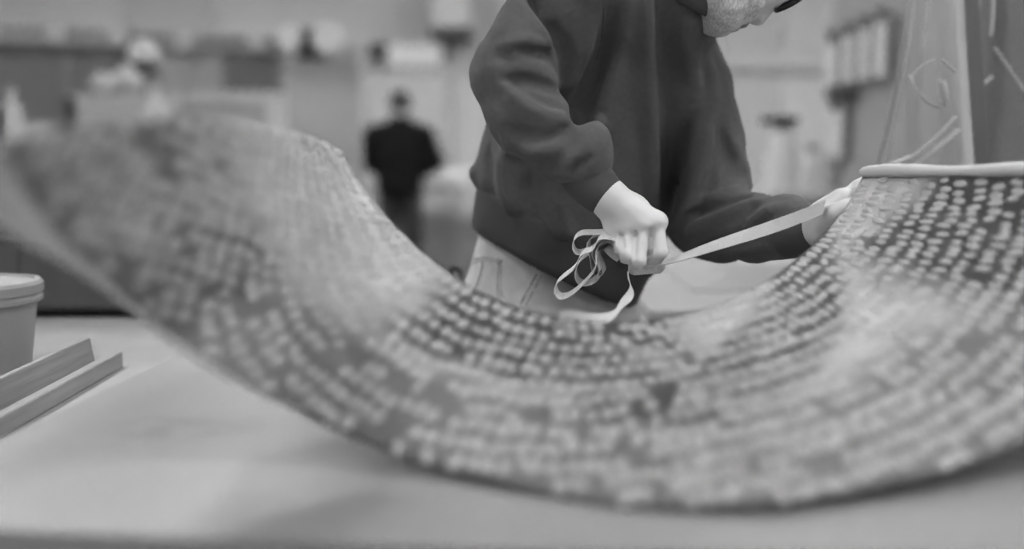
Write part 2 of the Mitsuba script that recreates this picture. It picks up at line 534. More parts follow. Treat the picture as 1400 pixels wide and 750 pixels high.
def Sn(u, v, e=2e-3):
    a = S(np.clip(u + e, 0, 1), v) - S(np.clip(u - e, 0, 1), v)
    b = S(u, np.clip(v + e, 0, 1)) - S(u, np.clip(v - e, 0, 1))
    n = np.cross(a, b)
    return n / np.linalg.norm(n, axis=-1, keepdims=True)


U, Vv = np.meshgrid(np.linspace(0, 1, 260), np.linspace(0, 1, 120), indexing='ij')
G, Nn = S(U, Vv), Sn(U, Vv)
wob = 0.0075 * (meshkit.fbm(np.stack([U * 38, Vv * 17, U * 0], -1), 2, 3) - .5) * np.minimum(1, 6 * np.minimum(Vv, 1 - Vv) + .2)
G = G + Nn * wob[..., None]
shell = thing('composite_shell', 'large curved composite shell with knobbly woven surface lying like a trough on the white table', 'composite shell')
skin = slab(G + Nn * .001, G - Nn * .004)
uv_ = np.tile(np.stack([U.ravel(), Vv.ravel()], 1), (2, 1))
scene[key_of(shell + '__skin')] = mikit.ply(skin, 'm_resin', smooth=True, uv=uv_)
# woven knots: pale ovals, in staggered rows
dome = trimesh.creation.icosphere(subdivisions=1, radius=1)
dv, df = np.array(dome.vertices), np.array(dome.faces)
keep = (dv[df][:, :, 2].min(1) > -0.75)
df = df[keep]
VV, FF, off = [], [], 0
smooth01 = lambda x: min(1.0, max(0.0, x))
PITCH_V, PITCH_U = 0.0220, 0.0128
# rows at equal spacing, counted from the far rim, so that the cut near rim crosses them
us_fine, vs_fine = np.linspace(0, 1, 700), np.linspace(1, 0, 140)
grid_ = S(us_fine[:, None], vs_fine[None, :])
arc_ = np.concatenate([np.zeros((700, 1)), np.cumsum(np.linalg.norm(np.diff(grid_, axis=1), axis=2), axis=1)], 1)
loc_v, loc_u = PITCH_V, PITCH_U
for r in range(int(arc_[:, -1].max() / PITCH_V) + 1):
    want = (r + .55) * PITCH_V
    vr = np.array([np.interp(want, arc_[q], vs_fine, right=-1.0) for q in range(700)])
    line = S(us_fine, np.maximum(vr, 0))
    s = np.concatenate([[0], np.cumsum(np.linalg.norm(np.diff(line, axis=0), axis=1))])
    n = int(s[-1] / loc_u)
    for c in range(n):
        uu = np.interp((c + .5 + .5 * (r % 2) + rng.normal(0, .07)) / (n + .5) * s[-1], s, us_fine)
        v1 = np.interp(uu, us_fine, vr) + rng.normal(0, .07) * PITCH_V / np.interp(uu, us_fine, arc_[:, -1])
        if not (.006 < uu < .996 and (.008 if uu > .30 else .03) < v1 < .995): continue
        g = meshkit.fbm(np.array([uu * 20, v1 * 15, 5.0]), 2, 9)
        if rng.random() < .03 + (.55 * smooth01((.62 - v1) / .3) if g < .315 else 0): continue
        p0, nn = S(uu, v1), Sn(uu, v1)
        p0 = p0 + nn * np.interp(uu, np.linspace(0, 1, 260), wob[:, min(119, int(v1 * 119))])
        tv = S(uu, min(v1 + 2e-3, 1)) - S(uu, max(v1 - 2e-3, 0)); tv /= np.linalg.norm(tv)
        tu = np.cross(tv, nn)
        ang = rng.normal(0, .22)
        tv, tu = tv * math.cos(ang) + tu * math.sin(ang), tu * math.cos(ang) - tv * math.sin(ang)
        sz = .44 - .015 * smooth01((v1 - .35) / .3)             # knots lie closer together towards the near rim
        a, b, h = loc_v * (sz - .03 * smooth01((v1 - .35) / .3)) * rng.uniform(.80, 1.15), loc_u * sz * rng.uniform(.82, 1.12), .0021 * rng.uniform(.75, 1.25)
        VV.append(p0 + nn * .0008 + dv[:, :1] * tv * a + dv[:, 1:2] * tu * b + dv[:, 2:] * nn * h)
        FF.append(df + off); off += len(dv)
knots = trimesh.Trimesh(np.vstack(VV), np.vstack(FF), process=False)
knots.remove_unreferenced_vertices()
part(shell, 'woven_knots', knots, 'm_knot', smooth=True, label='pale oval knots of the woven surface', kind='stuff')
# smooth pale flange along the near left rim
fu = np.linspace(0.0, .30, 70)
rim, rn = S(fu, fu * 0), Sn(fu, fu * 0)
tv = S(fu, fu * 0) - S(fu, fu * 0 + .02); tv /= np.linalg.norm(tv, axis=1, keepdims=True)
wd = (.010 * np.clip((.30 - fu) / .22, 0, 1) + .012 * np.exp(-((fu - .07) / .05)**2))[:, None]
FG = np.stack([rim + rn * .001 + (tv * math.sin(a) - rn * (1 - math.cos(a)) * .9) * wd * 1.2 for a in np.linspace(-.1, 1.5, 12)], 1)
part(shell, 'near_flange', slab(FG, FG - rn[:, None] * .003), 'm_flange_near', smooth=40, label='smooth pale flange along the near left rim')
# pale rolled lip along the right top edge
ev = np.linspace(1.0, 0.0, 60)
E = S(ev * 0 + 1, ev)
lip = np.stack([E + np.array([c * .015 + .010, 0, .0070 + .0085 * s_]) * (1 + .12 * np.sin(ev * 21 + 1))[:, None] for c, s_ in [(math.cos(a), math.sin(a)) for a in np.arange(14) / 14 * 2 * np.pi]], 1)
L2 = np.concatenate([lip, lip[:, :1]], 1)
lm = sheet(L2)
cap0, cap1 = len(lm.vertices), len(lm.vertices) + 1
V_ = np.vstack([lm.vertices, lip[0].mean(0), lip[-1].mean(0)])
F_ = list(lm.faces)
for j in range(14):
    F_ += [[j, j + 1, cap0], [59 * 15 + j + 1, 59 * 15 + j, cap1]]
lm = trimesh.Trimesh(V_, F_, process=True)
if lm.volume < 0: lm.invert()
part(shell, 'rolled_lip', lm, 'm_flange', smooth=50, label='pale rolled lip along the right top edge')

# ------------------------------------------------------------------ the man at the shell
SR, ER = at(796, -42, 1.36), at(698, 102, 1.325)
SL, EL = at(924, 92, 1.60), at(974, 300, 1.51)
WR, WL = at(829, 268, 1.285), at(1120, 311, 1.29)
PEL, NECK = at(757, 402, 1.66), at(908, -28, 1.455)
LAT1 = (SL - SR) / np.linalg.norm(SL - SR)
LAT0 = np.array([.68, .73, 0.0])
AX = (NECK - PEL) / np.linalg.norm(NECK - PEL)
AXL = np.linalg.norm(NECK - PEL)
MIDC = (PEL + NECK) / 2 + np.array([-.045, .045, .03])
SS = [-.25, 0, .15, .35, .55, .75, .88, 1.0, 1.15]


def torso(P, prof, grow=0.0):
    s = ((P - PEL) @ AX / AXL)
    sc = np.clip(s, -.25, 1.15)[..., None]
    c = (1 - sc)**2 * PEL + 2 * sc * (1 - sc) * MIDC + sc**2 * NECK
    lat = (1 - sc) * LAT0 + sc * LAT1
    lat /= np.linalg.norm(lat, axis=-1, keepdims=True)
    fw = np.cross(AX, lat)
    fw = fw / np.linalg.norm(fw, axis=-1, keepdims=True)
    fw = np.where((fw @ np.array([.7, -.7, 0]) < 0)[..., None], -fw, fw)
    d = P - c
    l, f = (d * lat).sum(-1), (d * fw).sum(-1)
    a = np.interp(s, SS, prof[0]) + grow
    bf, bb = np.interp(s, SS, prof[1]) + grow, np.interp(s, SS, prof[2]) + grow
    b = np.where(f > 0, bf, bb)
    q = (np.abs(l / a)**2.3 + np.abs(f / b)**2.3)**(1 / 2.3)
    return ((q - 1) * np.sqrt(a * b) * .9).astype(np.float32)


sweat_prof = ([.160, .160, .170, .172, .166, .150, .118, .075, .06], [.120, .125, .148, .150, .130, .108, .09, .075, .06], [.115, .118, .130, .135, .13, .115, .095, .075, .06])
jean_prof = ([.165, .158, .150, .14, .14, .1, .1, .1, .1], [.125, .115, .11, .1, .1, .1, .1, .1, .1], [.135, .12, .11, .1, .1, .1, .1, .1, .1])
HEM = at(757, 384, 1.46)
hem_a, hem_b, hem_c = at(634, 329, 1.58), at(778, 391, 1.45), at(838, 424, 1.46)
hem_a = hem_a + np.array([0, 0, .024])
HN = np.cross(hem_b - hem_a, hem_c - hem_a)
HN = np.array([.20, -.30, -.93])
e1 = (hem_c - hem_a) / np.linalg.norm(hem_c - hem_a)
HN = np.cross(e1, np.array([.45, .85, -.25])); HN /= np.linalg.norm(HN)
if HN[2] > 0: HN = -HN                       # points down: what lies beyond the hem
seam_c = hem_a - HN * .052

lo, hi = np.array([-.20, 1.02, .76]), np.array([.56, 1.86, 1.50])
Fs = Field(lo, hi, .0048)
s, P = Fs.sub(lo, hi)
Fs.join(s, torso(P, sweat_prof), .01)
Fs.chain([NECK + [.0, 0, -.03], (NECK + SR) / 2 + [0, 0, .01], SR], [.075, .078, .070], .05)
Fs.chain([NECK + [.0, 0, -.03], (NECK + SL) / 2 + [0, 0, .01], SL], [.064, .050, .050], .03)
Fs.cap(NECK, at(927, 4, 1.425), .066, .046, .02)
Fs.cap(SR, at(768, 30, 1.365), .070, .058, .035)
Fs.cap(at(768, 30, 1.365), at(735, 92, 1.36), .058, .040, .012)
Fs.cap(at(748, 12, 1.37), at(750, 84, 1.36), .050, .034, .014)
Fs.cap(at(806, 10, 1.395), at(769, 98, 1.385), .052, .026, .012)            # slack cloth under the upper arm
Fs.chain([at(710, -34, 1.315), at(707, 28, 1.31), at(708, 60, 1.31), ER], [.006, .022, .039, .052], .012)
Fs.chain([ER, at(716, 152, 1.315), at(752, 188, 1.305), at(788, 219, 1.30)], [.052, .050, .045, .037], .008)
Fs.ell(at(795, 217, 1.298), [.040, .034, .040], k=.012)                    # bunch above the cuff
Fs.cap(SL, at(946, 120, 1.58), .064, .062, .03)
Fs.chain([at(946, 120, 1.58), at(965, 200, 1.54), EL], [.062, .060, .053], .008)
Fs.ell(at(984, 243, 1.53), [.048, .045, .042], k=.015)
Fs.chain([EL, at(1030, 312, 1.42), at(1084, 314, 1.335)], [.053, .047, .039], .012)
Fs.cap(at(948, 312, 1.53), at(985, 318, 1.49), .040, .046, .02)
Fs.ell(at(1072, 300, 1.345), [.036, .036, .032], k=.02)
Fs.cut(seam_c, HN, .03)
# folds
for rows_, w, amp in [
    ([(717, 6), (729, 29), (752, 62), (760, 88), (760, 108)], .008, .007), ([(728, 6), (742, 32), (764, 60), (771, 88), (770, 112)], .010, -.014),
    ([(676, 66), (700, 60), (722, 56), (742, 62)], .008, .006), ([(704, 68), (730, 72), (756, 77)], .008, -.008), ([(698, 70), (726, 86), (756, 100)], .008, .006),
    ([(659, 97), (690, 96), (723, 98), (762, 114)], .010, .006), ([(690, 106), (720, 110), (764, 126)], .009, -.008),
    ([(692, 118), (716, 140), (745, 156), (776, 164), (808, 178)], .010, .008), ([(700, 112), (735, 136), (770, 148)], .008, -.006),
    ([(700, 178), (741, 190), (788, 174)], .010, -.008), ([(715, 206), (755, 200), (800, 182), (818, 190)], .009, .007),
    ([(770, 225), (795, 211), (820, 196)], .007, .006), ([(785, 232), (808, 212), (822, 204)], .006, -.009), ([(740, 232), (760, 240), (775, 232)], .007, .005),
    ([(652, 140), (668, 170), (690, 200)], .008, -.003), ([(655, 60), (670, 85), (690, 130)], .012, .004),
    # body of the sweatshirt
    ([(879, -20), (884, 60), (889, 180), (892, 300)], .016, .013), ([(905, -10), (912, 80), (914, 200), (910, 320)], .024, -.012),
    ([(858, 6), (838, 88), (820, 160), (806, 240)], .020, .012), ([(838, 20), (818, 90), (796, 150), (780, 190)], .014, -.014),
    ([(930, 40), (945, 100), (955, 180), (940, 260)], .020, .006), ([(962, 80), (972, 110), (975, 140)], .012, .006),
    ([(700, 190), (690, 250), (700, 292)], .016, .007), ([(722, 240), (728, 280), (740, 310)], .012, -.007), ([(655, 200), (648, 240), (650, 280)], .012, .006),
    ([(760, 270), (770, 300), (775, 322)], .012, .006), ([(830, 250), (835, 300), (838, 340)], .015, .006), ([(668, 210), (668, 250), (672, 285)], .010, -.006),
    ([(986, 168), (976, 228), (952, 284), (924, 322)], .009, -.009), ([(972, 150), (964, 222), (940, 280), (914, 318)], .012, .006),
    # the far sleeve
    ([(935, 287), (960, 276), (985, 267), (1025, 253)], .008, .013), ([(945, 292), (985, 281), (1020, 269)], .008, -.018),
    ([(1023, 311), (1040, 296), (1057, 284)], .009, .011), ([(940, 318), (975, 300), (1015, 284), (1040, 276)], .010, .012), ([(1036, 312), (1052, 300), (1064, 288)], .007, -.013),
    ([(960, 345), (1000, 330), (1040, 322)], .010, -.008), ([(1060, 300), (1075, 285), (1090, 278)], .008, .006), ([(1085, 300), (1090, 320), (1082, 340)], .007, -.006),
    ([(1000, 190), (1012, 215), (1020, 235)], .010, .005), ([(975, 170), (992, 210), (996, 245)], .012, -.006)]:
    Fs.trace(rows_, w * .85, amp * 2.1)
Fs.rough(lambda q: .006 * (meshkit.fbm(q * 17, 2, 4) - .5) + .003 * (meshkit.fbm(q * 45, 2, 8) - .5))
man = thing('person', 'man in dark sweatshirt and pale jeans bending over the shell with a cloth tape', 'person')
sweatshirt = part(man, 'sweatshirt', Fs.mesh(1, .45), 'm_sweat', smooth=True, label='dark grey long sleeved sweatshirt')
# ribbed hem band
Fh = Field(lo, np.array([.40, 1.86, 1.12]), .006)
s, P = Fh.sub(Fh.lo, Fh.lo + Fh.n * Fh.h)
Fh.join(s, torso(P, sweat_prof, -.006), .004)
Fh.cut(hem_a, HN, .012)
Fh.cut(seam_c - HN * .02, -HN, .006)
Fh.rough(lambda q: .004 * (meshkit.fbm(q * 20, 2, 14) - .5))
part(sweatshirt, 'hem_band', Fh.mesh(1), 'm_rib', smooth=True, label='ribbed hem band')


def cuff(a, b, c, r):
    P_ = catmull([a, b, c], 14)
    rr = np.interp(np.linspace(0, 1, 14), [0, .12, .6, .93, 1], [r[0] * .8, r[0], r[1], r[2], r[2] * .9])
    m = tube(P_, rr, 48)
    return m


part(sweatshirt, 'cuff', cuff(at(790, 226, 1.300), at(808, 248, 1.293), at(832, 272, 1.284), (.033, .0305, .0275)), 'm_rib', smooth=40, label='ribbed cuff at the wrist')
part(sweatshirt, 'cuff', cuff(at(1078, 314, 1.338), at(1096, 315, 1.316), at(1116, 313, 1.294), (.038, .035, .0295)), 'm_rib', smooth=40, label='ribbed cuff at the wrist')
# seams
C = Fs.on([(826, -2), (824, 30), (819, 68), (806, 96)], 20, .0)
part(sweatshirt, 'shoulder_seam', tube(C, .0012, 6), 'm_rib', smooth=True)
# collar
ca = at(926, -14, 1.425)
cn = np.array([.45, -.18, .87]); cn /= np.linalg.norm(cn)
cx = np.cross(cn, [0, 1, 0]); cx /= np.linalg.norm(cx); cy = np.cross(cn, cx)
aa = np.linspace(0, 2 * np.pi, 49)
ring = np.array([ca + cx * .062 * math.cos(a) + cy * .064 * math.sin(a) for a in aa])
part(sweatshirt, 'collar', tube(ring, .013, 12, (.7, 1.3)), 'm_rib', smooth=True, label='ribbed collar')

# jeans
Fj = Field([-.16, 1.32, .02], [.36, 1.95, 1.10], .0075)
s, P = Fj.sub([-.2, 1.2, .72], [.4, 2.0, 1.2])
Fj.join(s, torso(P, jean_prof), .02)
HRt, HLt = PEL + LAT0 * -.078 + [-.01, 0, -.04], PEL + LAT0 * .078 + [.0, 0, -.04]
KR, KL = np.array([HRt[0] + .02, HRt[1] - .03, .50]), np.array([HLt[0] + .03, HLt[1] - .02, .50])
AR, AL = np.array([HRt[0] + .0, HRt[1] + .02, .10]), np.array([HLt[0] + .02, HLt[1] + .05, .10])
Fj.chain([HRt, KR, AR - [0, 0, .03]], [.098, .072, .062], .03)
Fj.chain([HLt, KL, AL - [0, 0, .03]], [.098, .072, .062], .03)
Fj.cut(PEL + AX * .12, AX, .01)
Fj.rough(lambda q: .007 * (meshkit.fbm(q * 14, 3, 24) - .5))
for rows_, w, amp in [([(655, 360), (660, 385), (652, 420)], .014, .005), ([(668, 365), (672, 400), (668, 425)], .012, -.006), ([(800, 400), (830, 420), (850, 432)], .014, .006)]:
    Fj.trace(rows_, w, amp)
jeans = part(man, 'jeans', Fj.mesh(1), 'm_jeans', smooth=True, label='pale faded jeans')
for rows_, r in [([(640, 359), (660, 352), (684, 357)], .0013), ([(642, 363), (660, 356), (684, 361)], .0011), ([(682, 352), (681, 385), (680, 428)], .0014), ([(686, 353), (685, 385), (684, 428)], .0012),
                 ([(734, 374), (722, 395), (711, 416)], .0016), ([(741, 376), (730, 395), (719, 418)], .0012), ([(660, 358), (655, 380), (646, 402)], .0012)]:
    C = Fj.on(rows_, 20, .0004)
    if len(C) > 4: part(jeans, 'stitched_seam', tube(C, r * 1.15, 6), 'm_seam', smooth=True)
part(man, 'belt_hook', tube(catmull(pts((636, 392, 1.70), (626, 388, 1.71), (617, 378, 1.71), (619, 366, 1.71), (626, 368, 1.71), (630, 378, 1.70), (640, 384, 1.68)), 24), .0045, 8), 'm_dark', smooth=True, label='dark hook at the back of the waistband')
# boots (behind the table)
for A in (AR, AL):
    Fb = Field(A + [-.11, -.26, -.12], A + [.11, .12, .10], .008)
    Fb.chain([A + [0, .03, -.045], A + [.02, -.14, -.06]], [.05, .042], .02)
    Fb.cap(A + [0, 0, -.03], A + [0, 0, .06], .052, .05, .02)
    Fb.cut([0, 0, 0.001], [0, 0, -1], .006)
    part(man, 'boot', Fb.mesh(1), 'm_dark', smooth=True, label='dark work boot')

# head: frame
ang = math.radians(31)
HUp = np.array([math.cos(ang), .30, math.sin(ang)]); HUp /= np.linalg.norm(HUp)
HF = np.cross(np.array([-HUp[1], HUp[0], 0]), HUp); HF /= np.linalg.norm(HF)
HS = .92
HC = at(986, 34, 1.40) - HF * .080 * HS + HUp * .098 * HS
HLt_ = np.cross(HUp, HF)                      # the man's left
HA = np.array([HF, HLt_, HUp])


def hp(f, l, u):
    return HC + (HF * f + HLt_ * l + HUp * u) * HS


Fk = Field(HC - .24, HC + .22, .0034)
Fk.ell(hp(-.012, 0, .045), [.098, .076, .085], HA, .01)
Fk.ell(hp(.03, 0, -.02), [.062, .060, .075], HA, .03)
Fk.ell(hp(.046, 0, -.075), [.040, .044, .034], HA, .03)
Fk.ell(hp(.068, 0, -.098), [.020, .024, .016], HA, .02)              # chin
for q in (-1, 1):
    Fk.cap(hp(-.005, .056 * q, -.055), hp(.055, .028 * q, -.095), .018, .016, .03)
    Fk.ell(hp(.062, .036 * q, -.022), [.022, .022, .018], HA, .02)   # cheek
    Fk.cap(hp(.082, .012 * q, .022), hp(.070, .048 * q, .024), .010, .009, .012)   # brow
    Fk.ell(hp(.068, .032 * q, .003), [.013, .014, .012], HA, .006)   # eye
    Fk.ell(hp(-.012, .078 * q, -.004), [.019, .008, .032], HA, .006)
    Fk.carve(hp(-.006, .086 * q, .0), [.009, .006, .016], HA, .005)
    Fk.ell(hp(.090, .012 * q, -.041), [.010, .0075, .008], HA, .005)  # nostril wing
    Fk.carve(hp(.097, .007 * q, -.047), [.005, .0035, .005], HA, .003)
Fk.cap(hp(.086, 0, .008), hp(.101, 0, -.036), .008, .0105, .012)     # nose
Fk.ell(hp(.086, 0, -.066), [.014, .024, .0075], HA, .006)
Fk.ell(hp(.084, 0, -.081), [.014, .021, .0085], HA, .006)
Fk.carve(hp(.098, 0, -.0735), [.008, .022, .0022], HA, .003)
Fk.chain([hp(-.03, 0, -.05), hp(-.045, 0, -.12), NECK + [0, 0, -.01]], [.058, .056, .062], .03)
head = Fk.mesh(1)

# hands
def hand(wrist, palmR, mcp, fingers, radii, thumb, tr, lo, hi, extra=()):
    f = Field(lo, hi, .0019)
    for m_, r in zip(mcp, palmR): f.cap(wrist, m_, .0185, r, .012)
    for i in range(3): f.cap(mcp[i], mcp[i + 1], palmR[i] * .95, palmR[i + 1] * .95, .010)
    for fin, R in zip(fingers, radii): f.chain(fin, R, .0028)
    f.chain(thumb, tr, .004)
    for e in extra: f.ell(*e)
    return f


Wd = (at(800, 237, 1.296) - WR); Wd /= np.linalg.norm(Wd)
mcp = [at(842, 313, 1.285), at(860, 310, 1.274), at(879, 306, 1.267), at(898, 303, 1.268)]
fing = [[mcp[0], at(848, 340, 1.268), at(845, 343, 1.290), at(840, 328, 1.304)],
        [mcp[1], at(858, 348, 1.256), at(855, 352, 1.280), at(851, 334, 1.298)],
        [mcp[2], at(874, 356, 1.249), at(870, 361, 1.274), at(866, 341, 1.295)],
        [mcp[3], at(904, 345, 1.252), at(894, 360, 1.272), at(879, 359, 1.290)]]
fr = [[.0084, .0079, .0074, .0070], [.0090, .0084, .0078, .0072], [.0092, .0086, .0080, .0074], [.0092, .0086, .0080, .0074]]
thumb = [at(846, 292, 1.312), at(888, 338, 1.308), at(898, 362, 1.285), at(868, 367, 1.273)]
Fr = hand(WR, [.0115, .0118, .0122, .0125], mcp, fing, fr, thumb, [.017, .0130, .0108, .0088], WR + np.array([-.05, -.10, -.16]), WR + np.array([.13, .09, .07]),
          [(at(862, 300, 1.296), [.030, .018, .034])])
Fr.chain([WR, at(800, 237, 1.296)], [.0225, .026], .012)
for a, b in zip(mcp[:-1], mcp[1:]):            # dips between the knuckles and tendons
    m_ = (a + b) / 2
    Fr.fold([m_ + [0, -.008, .006], m_ + [0, -.010, -.012]], .004, -.0022)
for a, b in zip(fing[:-1], fing[1:]):
    Fr.fold([(a[0] + b[0]) / 2 + [0, -.009, -.004], (a[1] + b[1]) / 2 + [0, -.009, .0]], .0036, -.0032)
for a in mcp:
    Fr.fold([a + [0, -.010, .004], a + [0, -.011, -.003]], .006, .0016)
    Fr.fold([a + (WR - a) * .15 + [0, -.012, .002], a + (WR - a) * .6 + [0, -.016, .004]], .004, .0012)
hand_r = Fr.mesh(2)
mcl = [at(1146, 318, 1.325), at(1151, 303, 1.312), at(1154, 287, 1.296), at(1152, 272, 1.280)]
finl = [[mcl[0], at(1172, 312, 1.330), at(1186, 300, 1.315), at(1190, 290, 1.300)],
        [mcl[1], at(1180, 294, 1.322), at(1196, 283, 1.308), at(1201, 273, 1.292)],
        [mcl[2], at(1182, 276, 1.308), at(1199, 268, 1.294), at(1206, 260, 1.282)],
        [mcl[3], at(1172, 255, 1.285), at(1186, 247, 1.284), at(1198, 244, 1.284)]]
thl = [at(1128, 300, 1.268), at(1142, 291, 1.243), at(1157, 284, 1.236), at(1170, 277, 1.236)]
Fl = hand(WL, [.011, .0115, .012, .012], mcl, finl, fr, thl, [.017, .0125, .0105, .0088], WL + np.array([-.06, -.09, -.07]), WL + np.array([.12, .08, .10]),
          [(at(1138, 296, 1.292), [.028, .020, .024])])
Fl.chain([WL, at(1086, 314, 1.335)], [.0225, .026], .012)
hand_l = Fl.mesh(2)
Fo = Field([-.18, 1.1, .0], [.56, 1.95, 1.46], .010)
s, P = Fo.sub([-.2, 1.0, .7], [.6, 2.0, 1.5])
Fo.join(s, torso(P, sweat_prof, -.058), .01)
Fo.chain([NECK + [0, .03, -.05], NECK + [.005, .01, .0]], [.040, .050], .02)
Fo.chain([NECK + [0, .03, -.03], SR, at(757, 52, 1.372), at(712, 98, 1.345), at(752, 190, 1.307), at(800, 237, 1.296)], [.035, .040, .032, .030, .027, .022], .02)
Fo.chain([NECK + [0, .035, -.04], (NECK + SL) / 2 + [0, .01, -.012], SL, at(965, 200, 1.54), EL, at(1086, 314, 1.335)], [.034, .026, .032, .032, .030, .024], .015)
Fo.chain([HRt, KR, AR], [.075, .05, .04], .02)
Fo.chain([HLt, KL, AL], [.075, .05, .04], .02)
body = union([Fo.mesh(2), head, hand_r, hand_l])
part(man, 'body', body, 'm_skin', smooth=True)

# beard, hair, glasses
Fz = Field(HC - .2, HC + .2, .0034)
Fz.ell(hp(.046, 0, -.075), [.044, .048, .039], HA, .02)
Fz.ell(hp(.068, 0, -.100), [.026, .030, .022], HA, .02)
for q in (-1, 1): Fz.cap(hp(-.005, .056 * q, -.045), hp(.055, .030 * q, -.095), .022, .020, .02)
Fz.ell(hp(.087, 0, -.057), [.015, .030, .0075], HA, .006)
Fz.rough(lambda q: .005 * (meshkit.noise(q * 420, 3) - .5) + .005 * (meshkit.noise(q * 170, 5) - .5))
Fz.carve(hp(.100, 0, -.0735), [.030, .032, .0135], HA, .004)
for q in (-1, 1): Fz.ell(hp(.050, .036 * q, -.056), [.034, .024, .026], HA, .012)
Fz.cut(hp(.0, 0, -.006), HUp * .95 + HF * .5, .004)
Fz.cut(hp(-.01, 0, -.06), -HF * .9 - HUp * .0, .004)
Fm = Field(HC - .16, HC + .16, .0026)
Fm.ell(hp(.0868, 0, -.066), [.0142, .0235, .0066], HA, .003)
Fm.ell(hp(.0848, 0, -.081), [.0142, .0205, .0076], HA, .003)
Fm.carve(hp(.100, 0, -.0735), [.010, .03, .0016], HA, .002)
part(man, 'lips', Fm.mesh(1, 0), 'm_lip', smooth=True, label='darker closed lips')
part(man, 'beard', Fz.mesh(0), 'm_beard', smooth=True, label='short grizzled beard')
Fy = Field(HC - .2, HC + .24, .0045)
Fy.ell(hp(-.016, 0, .050), [.101, .080, .088], HA, .01)
Fy.rough(lambda q: .006 * (meshkit.noise(q * 260, 3) - .5))
Fy.cut(hp(.048, 0, .05), HF * .8 - HUp * .6, .01)
part(man, 'hair', Fy.mesh(0), 'm_hair', smooth=True, label='short grey hair')
gl = key_of(man + '__glasses')
P_ = []
for q in (-1, 1):
    rim_ = [hp(.102 - .10 * abs(.033 * q + .021 * math.cos(a))**1.2, .033 * q + .021 * math.cos(a), -.002 + .018 * math.sin(a)) for a in np.linspace(0, 2 * np.pi, 31)]
    P_.append(tube(np.array(rim_), .0030, 8))
    P_.append(tube(np.array([hp(.100, .056 * q, .000), hp(.06, .076 * q, .004), hp(-.01, .082 * q, .008), hp(-.035, .082 * q, -.008)]), .0024, 8))
    arr = np.array([hp(.102 - .10 * abs(.033 * q)**1.2, .033 * q, -.002)] + rim_[:-1])
    lens = trimesh.Trimesh(arr, [[0, i, i % 30 + 1] for i in range(1, 31)], process=False)
    kk = key_of(gl + '__lens')
    scene[kk] = mikit.ply(lens, {'type': 'thindielectric'})
P_.append(tube(np.array([hp(.101, -.013, .002), hp(.106, 0, .004), hp(.101, .013, .002)]), .0022, 8))
put(gl, trimesh.util.concatenate(P_), 'm_gloss_black', smooth=40)
labels[gl] = {'label': 'dark framed glasses'}

# ------------------------------------------------------------------ the cloth tape he measures with
tape = thing('cloth_tape', 'long pale cloth tape gathered in loops and stretched between the hands of the man', 'cloth tape')


def z2(x, y, d):
    return (740 + x / 3.127, 220 + y / 3.127, d)


def strap(name, rows, wv, half=.0092, n=60):
    P = catmull(pts(*rows), n)
    W = catmull(np.array(wv, float), n) if len(np.shape(wv)) > 1 else np.tile(np.array(wv, float), (n, 1))
    W = W / np.linalg.norm(W, axis=1, keepdims=True) * half
    part(tape, name, ribbon(P, W), 'm_tape', smooth=30)


strap('stretched_strip', [(880, 362, 1.272), (908, 358, 1.265), (930, 352, 1.262), (953, 344, 1.258), (1010, 325, 1.252), (1070, 305, 1.246), (1112, 289, 1.238), (1127, 283, 1.236)],
      [(.1, .95, .1), (.1, .95, .15), (.1, .90, .2), (.15, .35, .9), (.2, .1, .9), (.2, .1, .9), (.2, .1, .9), (.2, .2, .9)])
strap('hanging_tail', [(890, 350, 1.29), (868, 362, 1.283), (859, 371, 1.272), (862, 388, 1.25), (860, 404, 1.21), (847, 421, 1.15), (828, 433, 1.08), (806, 437, 1.02), (780, 434, .965), (765, 436, .93)],
      [(.1, .9, .3), (.3, .8, -.3), (.7, .6, -.1), (.6, .8, .0), (.75, .5, -.3), (.6, .2, -.7), (.35, .2, -.9), (.15, .45, -.8), (.1, .6, -.75), (.1, .7, -.7)])
strap('loop', [z2(330, 340, 1.29), z2(300, 325, 1.272), z2(245, 332, 1.266), z2(222, 372, 1.262), z2(180, 388, 1.26), z2(150, 440, 1.258), z2(90, 495, 1.256), z2(60, 540, 1.256), z2(78, 576, 1.258), z2(118, 570, 1.262),
               z2(165, 535, 1.266), z2(215, 480, 1.268), z2(238, 430, 1.27), z2(236, 385, 1.274), z2(262, 338, 1.28), z2(310, 338, 1.298)], (.22, .86, .32), n=90)
strap('loop', [z2(330, 330, 1.295), z2(300, 305, 1.285), z2(220, 304, 1.284), z2(160, 312, 1.284), z2(137, 345, 1.285), z2(150, 386, 1.286), z2(190, 382, 1.288), z2(240, 355, 1.29), z2(320, 335, 1.30)], (.15, .90, .30), n=70)
strap('loop', [z2(330, 340, 1.30), z2(290, 318, 1.29), z2(222, 322, 1.288), z2(203, 345, 1.288), z2(212, 390, 1.288), z2(220, 440, 1.289), z2(240, 482, 1.29), z2(264, 480, 1.292), z2(262, 440, 1.294), z2(244, 400, 1.296), z2(246, 360, 1.298), z2(320, 345, 1.306)],
      (.30, .85, .2), n=80)
strap('loop', [z2(320, 345, 1.305), z2(250, 372, 1.302), z2(170, 420, 1.298), z2(148, 470, 1.296), z2(165, 515, 1.296), z2(205, 520, 1.298), z2(245, 497, 1.30), z2(262, 455, 1.302), z2(236, 395, 1.304), z2(262, 350, 1.306), z2(325, 345, 1.31)], (.2, .88, .3), n=80)
strap('loop', [z2(330, 350, 1.285), z2(280, 332, 1.278), z2(232, 352, 1.276), z2(226, 400, 1.277), z2(250, 440, 1.279), z2(246, 475, 1.281), z2(205, 500, 1.283), z2(240, 452, 1.285), z2(228, 400, 1.287), z2(256, 350, 1.288), z2(325, 350, 1.292)], (.3, .85, .25), n=80)
strap('folded_end', [z2(280, 370, 1.285), z2(310, 400, 1.278), z2(335, 418, 1.275)], (.5, .2, .5), .0055, 12)

